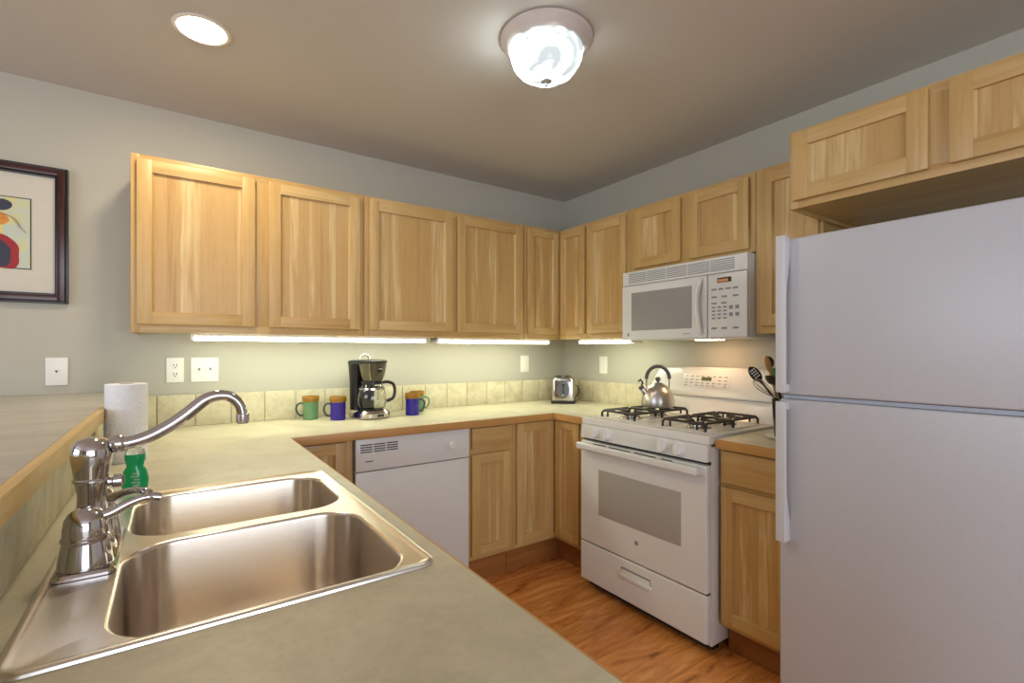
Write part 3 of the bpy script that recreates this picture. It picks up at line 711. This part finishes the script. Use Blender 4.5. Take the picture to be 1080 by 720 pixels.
def blob(cx, cz, rx, rz_, m, y, rot=0, wob=.0, n=28):
    pts = []
    for k in range(n):
        a = 2*PI*k/n; rr = 1+wob*math.sin(3*a+cx*40)+wob*.6*math.sin(5*a+1)
        x, z = rx*rr*math.cos(a), rz_*rr*math.sin(a); pts.append((cx+x*math.cos(rot)-z*math.sin(rot), cz+x*math.sin(rot)+z*math.cos(rot)))
    return MB().prism(pts, y, y+.0006, m, 'xz')
ink = plain('paint_navy', srgb(52, 54, 72), .6); red = plain('paint_red', srgb(168, 40, 48), .6, var=.2, scale=60); org = plain('paint_orange', srgb(226, 150, 60), .6, var=.2, scale=40); yel = plain('paint_yellow', srgb(226, 206, 110), .6)
blob(.287, .400, .036, .024, ink, -.0106, .1).build('painted_shape', pic)
blob(.275, .345, .042, .022, org, -.0104, -.3, .1).build('painted_shape', pic)
blob(.265, .310, .03, .04, yel, -.0102, .2, .12).build('painted_shape', pic)
blob(.285, .205, .063, .070, red, -.0106, .3, .08).build('painted_shape', pic)
blob(.275, .200, .046, .056, ink, -.0112, .2, .08).build('painted_shape', pic)
b = MB(); b.tube(spline([(.23, -.0104, .372), (.29, -.0104, .365), (.33, -.0104, .345), (.345, -.0104, .315), (.365, -.0104, .292)], 5), [.004]*10+[.006]*6+[.003]*5, red, 8, sq=.15); b.build('painted_shape', pic)

# ---------------------------------------------------------------- coffee maker
r = thing('coffee_maker', 'black and chrome drip coffee maker on the back counter', 'coffee maker', (-1.604, -.215, CZ+.0005), math.radians(16)); r.scale = (.92, .92, .98)
smoke = plain('smoked_plastic', srgb(92, 86, 66), .12)
b = MB(); b.loft([rrect(-.090, .090, -.105, .105, .06, z_) for z_ in (0,)]+[rrect(-.098, .098, -.113, .113, .066, .008), rrect(-.098, .098, -.113, .113, .066, .03), rrect(-.088, .088, -.10, .10, .06, .046)], steel_k, True, True); b.build('base', r)
b = MB(); b.cyl((0, -.025, .046), .068, .006, black_m, 36, bev=.002); b.build('hot_plate', r)
b = MB(); b.loft([rrect(-.078, .078, .040, .105, .03, .04), rrect(-.080, .080, .040, .106, .03, .2), rrect(-.088, .088, .02, .110, .035, .30)], black_m, True, True); b.build('water_reservoir', r)
b = MB(); b.lathe([(0, .205), (.052, .205), (.056, .212), (.066, .24), (.076, .285), (.080, .31)], smoke, (0, -.03, 0), 40); b.build('filter_basket', r)
b = MB(); b.lathe([(.080, .306), (.086, .310), (.086, .318), (.07, .324), (0, .328)], black_m, (0, -.03, 0), 40); b.loft([rrect(-.09, .09, -.04, .112, .035, .300), rrect(-.09, .09, -.04, .112, .035, .315), rrect(-.075, .075, -.03, .10, .03, .322)], black_m, True, True); b.build('lid', r, weld=False)
b = MB(); b.tube([(-.032, .05, .318), (-.030, .05, .338), (-.018, .05, .350), (0, .05, .354), (.018, .05, .350), (.030, .05, .338), (.032, .05, .318)], .005, steel_k, 10); b.build('lid_loop', r)
b = MB()
for s in (-1, 1): b.tube([(s*q*.72, -.03-q*.70, z) for q, z in ((.057, .214), (.067, .242), (.0765, .285), (.0800, .306))], .0050, steel_k, 10)
b.build('chrome_trim_strip', r, weld=False)
MB().cyl((.0, -.103, .268), .017, .006, black_m, 24, '-y', .002).box(-.013, .013, -.1105, -.1088, .272, .276, plate_m).build('badge', r, weld=False)
MB().box(-.022, .022, -.1145, -.1120, .012, .026, ink, .001).build('switch', r)
r = thing('coffee_carafe', 'glass coffee carafe with black handle sitting inside the coffee maker', 'carafe', (-1.604+.023*math.sin(math.radians(16)), -.215-.023*math.cos(math.radians(16)), CZ+.0523), math.radians(16+42)); r.scale = (1.0, 1.0, 1.05)
b = MB(); b.lathe([(0, 0), (.058, 0), (.070, .006), (.077, .03), (.077, .065), (.066, .105), (.054, .128), (.0525, .128), (.064, .104), (.075, .065), (.075, .03), (.068, .008), (.057, .002), (0, .002)], clear_m, (0, 0, 0), 40); b.build('glass_pot', r)
MB().lathe([(.054, .126), (.057, .128), (.057, .142), (.050, .146), (0, .148)], black_m, (0, 0, 0), 36).build('lid', r)
b = MB(); b.lathe([(.0688, .098), (.0698, .099), (.0690, .109), (.0650, .110)], steel_k, (0, 0, 0), 36); b.build('band', r)
b = MB(); b.tube(spline([(.018, -.052, .134), (.034, -.078, .136), (.050, -.106, .122), (.054, -.114, .085), (.048, -.105, .050), (.035, -.072, .034)], 5), .0085, black_m, 10); b.build('handle', r)
b = MB()
for k in range(5): b.box(-.018, .018, -.0775, -.0768, .034+k*.009, .0355+k*.009, plate_m)
b.build('level_marks', r, weld=False)

# ---------------------------------------------------------------- mugs
rim_m = plain('mug_ochre_glaze', srgb(160, 114, 22), .2, var=.15, scale=40)
green_m = plain('mug_green_glaze', srgb(104, 146, 104), .2, var=.06); blue_m = plain('mug_blue_glaze', srgb(48, 26, 150), .15, var=.08)
hg = plain('mug_dark_handle', srgb(62, 74, 76), .25)
def mug(x, y, rz, mt, label, hm):
    r = thing('mug', label, 'mug', (x, y, CZ+.0003), rz, 'ceramic mugs on the back counter')
    b = MB(); b.lathe([(0, 0), (.036, 0), (.0385, .003), (.0385, .085), (.040, .094)], mt, (0, 0, 0), 36)
    b.lathe([(.0352, .094), (.0352, .010), (0, .008)], mt, (0, 0, 0), 36); b.build('body', r)
    b = MB(); b.lathe([(.040, .094), (.0425, .100), (.0425, .122), (.041, .1245), (.039, .1235), (.0375, .115), (.0352, .094)], rim_m, (0, 0, 0), 36); b.build('rim', r)
    b = MB(); b.tube(spline([(.036, 0, .085), (.055, 0, .088), (.070, 0, .072), (.070, 0, .048), (.056, 0, .026), (.037, 0, .022)], 5), .0043, hm, 10, sq=1.2); b.build('handle', r)
mug(-1.884, -.10, math.radians(175), green_m, 'green mug with ochre rim, leftmost on the back counter', hg)
mug(-1.770, -.205, math.radians(178), blue_m, 'dark blue mug with ochre rim left of the coffee maker', hg)
mug(-1.365, -.245, math.radians(-8), blue_m, 'dark blue mug with ochre rim right of the coffee maker', hg)
mug(-1.282, -.125, math.radians(-20), green_m, 'green mug with ochre rim half hidden behind the blue mug', green_m)

# ---------------------------------------------------------------- toaster
r = thing('toaster', 'chrome two-slice toaster with dark oval front in the counter corner', 'toaster', (-.205, -.222, CZ+.0005), math.radians(-40.8))
b = MB(); b.loft([rrect(-.085, .085, -.122, .122, .022, .004), rrect(-.085, .085, -.122, .122, .022, .022)], black_m, True, True)
for sx in (-1, 1):
    for sy in (-1, 1): b.cyl((sx*.07, sy*.10, 0), .010, .005, black_m, 14)
b.build('base', r, weld=False)
b = MB(); b.loft([rrect(-.078, .078, -.116, .116, .02, .022), rrect(-.079, .079, -.117, .117, .022, .15), rrect(-.076, .076, -.114, .114, .026, .17), rrect(-.066, .066, -.105, .105, .028, .182), rrect(-.05, .05, -.09, .09, .025, .185)], steel_k, True, True); b.build('shell', r)
MB().box(-.038, -.014, -.075, .075, .183, .1865, slot_m).box(.014, .038, -.075, .075, .183, .1865, slot_m).build('bread_slots', r, weld=False)
MB().tube([(-.045, -.07, .186), (-.045, -.07, .190), (-.045, .07, .190), (-.045, .07, .186)], .003, black_m, 8).tube([(.045, -.07, .186), (.045, -.07, .190), (.045, .07, .190), (.045, .07, .186)], .003, black_m, 8).build('slot_rails', r, weld=False)
grey_pl = plain('toaster_grey', srgb(92, 92, 100), .35)
b = MB(); b.lathe([(0, 0), (.040, 0), (.040, .004), (.036, .006), (0, .006)], grey_pl, (0, -.1165, .100), 36, Matrix.Diagonal((1, 1, 1.55, 1)) @ Matrix.Rotation(PI/2, 4, 'X')); fp = b.build('front_panel', r)
MB().box(-.003, .003, -.124, -.1225, .070, .140, black_m).build('lever_slot', fp); MB().box(-.012, .012, -.138, -.122, .128, .137, black_m, .003).build('lever', fp)
MB().cyl((0, -.1225, .056), .010, .008, steel_k, 20, '-y', .002).build('browning_dial', fp)
b = MB(); b.tube(spline([(.076, .06, .02), (.098, .03, .045), (.112, .02, .085), (.098, .035, .115), (.088, .06, .118)], 6), .0032, black_m, 8); b.build('cord', r)

# ---------------------------------------------------------------- kettle
kettle_m = steel('kettle_steel', 'z', srgb(208, 202, 196), 0.32)
r = thing('tea_kettle', 'stainless steel dome tea kettle on the rear left burner', 'kettle', (-.285, -1.110, .967), math.radians(150))
b = MB(); b.lathe([(0, 0), (.080, 0), (.087, .005), (.089, .016), (.088, .036), (.084, .060), (.075, .085), (.060, .107), (.042, .121), (.034, .125)], kettle_m, (0, 0, 0), 48); b.build('body', r)
MB().lathe([(.035, .1235), (.035, .126), (.026, .132), (.01, .136), (0, .1365)], kettle_m, (0, 0, 0), 32).build('lid', r)
MB().lathe([(.005, .134), (.006, .140), (.013, .146), (.0155, .155), (.011, .164), (0, .167)], grey_pl, (0, 0, 0), 24).build('lid_knob', r)
hp = [(-.064, 0, .090), (-.066, 0, .125)]+[(-.066*math.cos(a), 0, .155+.070*math.sin(a)) for a in [k*PI/14 for k in range(15)]]+[(.066, 0, .125), (.064, 0, .090)]
b = MB(); b.tube(hp[:3], .004, steel_k, 10); b.tube(hp[-3:], .004, steel_k, 10); b.tube(hp[2:-2], .0105, grey_pl, 12); b.build('handle', r, weld=False)
b = MB(); b.tube([(.064, 0, .070), (.084, 0, .094), (.093, 0, .106)], [.020, .016, .0135], steel_k, 16); sp_ = b.build('spout', r)
MB().tube([(.090, 0, .102), (.101, 0, .115)], [.0150, .0150], grey_pl, 14).tube([(.096, 0, .112), (.086, 0, .134), (.100, 0, .152), (.112, 0, .140)], .005, black_m, 8).build('whistle', sp_, weld=False)

# ---------------------------------------------------------------- paper towel, dish soap
def paper():
    m = NT('quilted_paper'); v = m.coord((1, 1, 1), False); vo = m.n('ShaderNodeTexVoronoi'); vo.inputs['Scale'].default_value = 85; m.l(v, vo.inputs['Vector'])
    m.base(srgb(240, 239, 241)); m.set(Roughness=.95); m.bump(vo.outputs['Distance'], .5, .004); return m.m
pm = paper()
r = thing('paper_towel_roll', 'white paper towel roll standing on the counter by the bar', 'paper towel', (-2.618, -.785, CZ+.0003))
b = MB(); b.lathe([(.021, 0), (.056, 0), (.0575, .002), (.0575, .254), (.056, .256), (.021, .256)], pm, (0, 0, 0), 56); b.box(-.0585, -.0570, -.02, .035, .002, .17, pm); b.build('paper_layers', r, weld=False)
MB().lathe([(.021, 0), (.021, .2562), (.0195, .2562), (.0195, 0), (.021, 0)], card_m, (0, 0, 0), 32).build('core_tube', r)
soap = NT('green_soap'); soap.base(srgb(10, 190, 118)); soap.set(Roughness=.08); soap.b.inputs['Transmission Weight'].default_value = .35; soap.b.inputs['Subsurface Weight'].default_value = 0
r = thing('dish_soap_bottle', 'waisted clear dish soap bottle half full of green liquid behind the faucet', 'soap bottle', (-2.572, -1.262, CZ+.0003), math.radians(-10)); r.scale = (.86, .86, .95)
def ring(a, c, z, n=32): return [(a*math.cos(2*PI*k/n), c*math.sin(2*PI*k/n), z) for k in range(n)]
b = MB(); b.loft([ring(a, c, z) for a, c, z in ((.024, .016, 0), (.029, .019, .004), (.0335, .021, .02), (.034, .021, .038), (.029, .020, .058), (.021, .018, .070), (.0225, .018, .078), (.026, .019, .092), (.0255, .019, .104))], soap.m, True, True); b.build('bottle_body', r)
frost = glass('clear_plastic', (.9, .95, .92, 1), .15, .8)
b = MB(); b.loft([ring(a, c, z) for a, c, z in ((.0255, .019, .1042), (.0225, .018, .116), (.015, .014, .126), (.010, .010, .130), (.010, .010, .146), (.006, .006, .148))], frost, True, True); b.build('clear_top', r)
lab = plain('soap_print', srgb(176, 200, 176), .5)
b = MB()
for k, (x0, x1) in enumerate(((-.004, .010), (-.008, .012), (-.002, .012), (-.009, .009), (-.005, .006))): b.box(x0+.004, x1+.004, -.0222, -.0205, .020+k*.008, .0235+k*.008, lab)
b.build('label_print', r, weld=False)

# ---------------------------------------------------------------- utensil crock
r = thing('saucer', 'pale round saucer under the utensil crock beside the refrigerator', 'saucer', (-.405, -1.862, CZ+.0003))
MB().lathe([(0, 0), (.05, 0), (.055, .003), (.086, .010), (.087, .012), (.054, .006), (0, .004)], plate_m, (0, 0, 0), 44).build('dish', r)
r.name = 'saucer'
crock_m = plain('crock_steel', srgb(70, 66, 62), .25, .6)
KX, KY, KZ = -.405, -1.862, CZ+.0065
r = thing('utensil_crock', 'dark metal utensil crock beside the refrigerator', 'utensil holder', (KX, KY, KZ))
MB().lathe([(0, 0), (.046, 0), (.050, .003), (.060, .155), (.061, .158), (.058, .158), (.048, .006), (0, .005)], crock_m, (0, 0, 0), 40).build('pot', r)
def stick(name, label, cat, a, bpt, rad, m, rads=None):
    r = thing(name, label, cat, (KX+a[0], KY+a[1], KZ+a[2]))
    B = Vector(bpt)-Vector(a); return r, B
dirv = Vector((math.cos(-.611)*1, math.sin(-.611), 0))   # towards picture right
lf = -dirv
def pt(s, dep, z): v_ = dirv*s+Vector((.574, .819, 0))*dep; return Vector((v_.x, v_.y, z))
def utensil(name, label, cat, foot, tip, rad, m):
    r = thing(name, label, cat, Vector((KX, KY, KZ))+foot, 0, 'cooking utensils in the crock'); T = tip-foot
    MB().tube([(0, 0, 0), T*.5, T], [rad, rad, rad*.9], m, 10).build('handle', r); return r, T
def head(r, T, w, L, m, dish=.006, holes=False, name='head', side=0.0):
    ax = T.normalized(); vw = Vector((-.574, -.819, 0)); lat = ax.cross(vw).normalized(); nm = lat.cross(ax)
    b = MB(); loops = []; n = 9
    for k in range(n):
        t_ = k/(n-1); hw = w*math.sqrt(max(.02, 1-(2*t_-1)**2)); c = T+ax*(L*t_-.004); q = []
        for j in range(12):
            a = 2*PI*j/12; q.append(c+lat*hw*math.cos(a)+nm*(.0025*math.sin(a)+dish*(math.cos(a)**2)*math.sqrt(max(.02, 1-(2*t_-1)**2))))
        loops.append(q)
    b.loft(loops, m, True, True); o = b.build(name, r, recalc=True)
    if holes:
        b = MB()
        for k in range(4):
            for j in (-1, 0, 1):
                c = T+ax*(L*(.28+.15*k))+lat*w*.42*j+nm*.0045
                b.lathe([(0, 0), (.0032, 0), (.0032, .0035), (0, .0035)], plate_m, c, 10, Vector((0, 0, 1)).rotation_difference(nm).to_matrix().to_4x4())
        b.build('slots', o, weld=False)
    return o
u, T = utensil('slotted_spoon', 'black slotted serving spoon leaning left out of the crock', 'spoon', pt(.044, -.008, .04), pt(-.105, .02, .235), .005, black_m); head(u, T, .022, .075, black_m, .005, True)
u, T = utensil('ladle', 'black ladle with its bowl just above the crock rim', 'ladle', pt(.034, .028, .015), pt(-.085, -.06, .235), .006, black_m)
b = MB(); b.lathe([(0, -.028), (.022, -.022), (.034, -.008), (.038, .006), (.036, .006), (.032, -.006), (.02, -.019), (0, -.025)], black_m, T+Vector((0, 0, .012)), 28, Matrix.Rotation(.25, 4, 'Y')); b.build('bowl', u)
u, T = utensil('wooden_spatula', 'light wooden spatula standing upright in the crock', 'spatula', pt(.0, .015, .02), pt(-.058, .03, .270), .0055, edge_y); head(u, T, .013, .075, edge_y, .001)
leaf = plain('green_silicone', srgb(96, 132, 60), .4)
u, T = utensil('spatula', 'green-handled spatula in the crock against the refrigerator', 'spatula', pt(.01, .02, .02), pt(-.046, .008, .245), .006, leaf); head(u, T, .014, .05, leaf, .001)
u, T = utensil('serving_spoon', 'black serving spoon at the right of the crock, beside the refrigerator', 'spoon', pt(.015, .0, .02), pt(-.048, .045, .292), .005, black_m); head(u, T, .019, .05, black_m, .004)
u, T = utensil('whisk', 'thin wire whisk hanging over the left rim of the crock', 'whisk', pt(.045, -.012, .085), pt(-.062, -.005, .174), .005, steel_k)
ax = T.normalized(); lat = Vector((.819, -.574, 0)); lat = (lat-ax*lat.dot(ax)).normalized(); nm = ax.cross(lat)
b = MB()
for k in range(4):
    a = PI*k/4; d_ = lat*math.cos(a)+nm*math.sin(a); L = .10
    P = [T+d_*(.004), T+ax*L*.35+d_*.016, T+ax*L*.75+d_*.020, T+ax*L*.97+d_*.010, T+ax*L, T+ax*L*.97-d_*.010, T+ax*L*.75-d_*.020, T+ax*L*.35-d_*.016, T-d_*.004]
    b.tube(spline(P, 4), .0011, steel_k, 6)
b.build('wire_loops', u, weld=False)
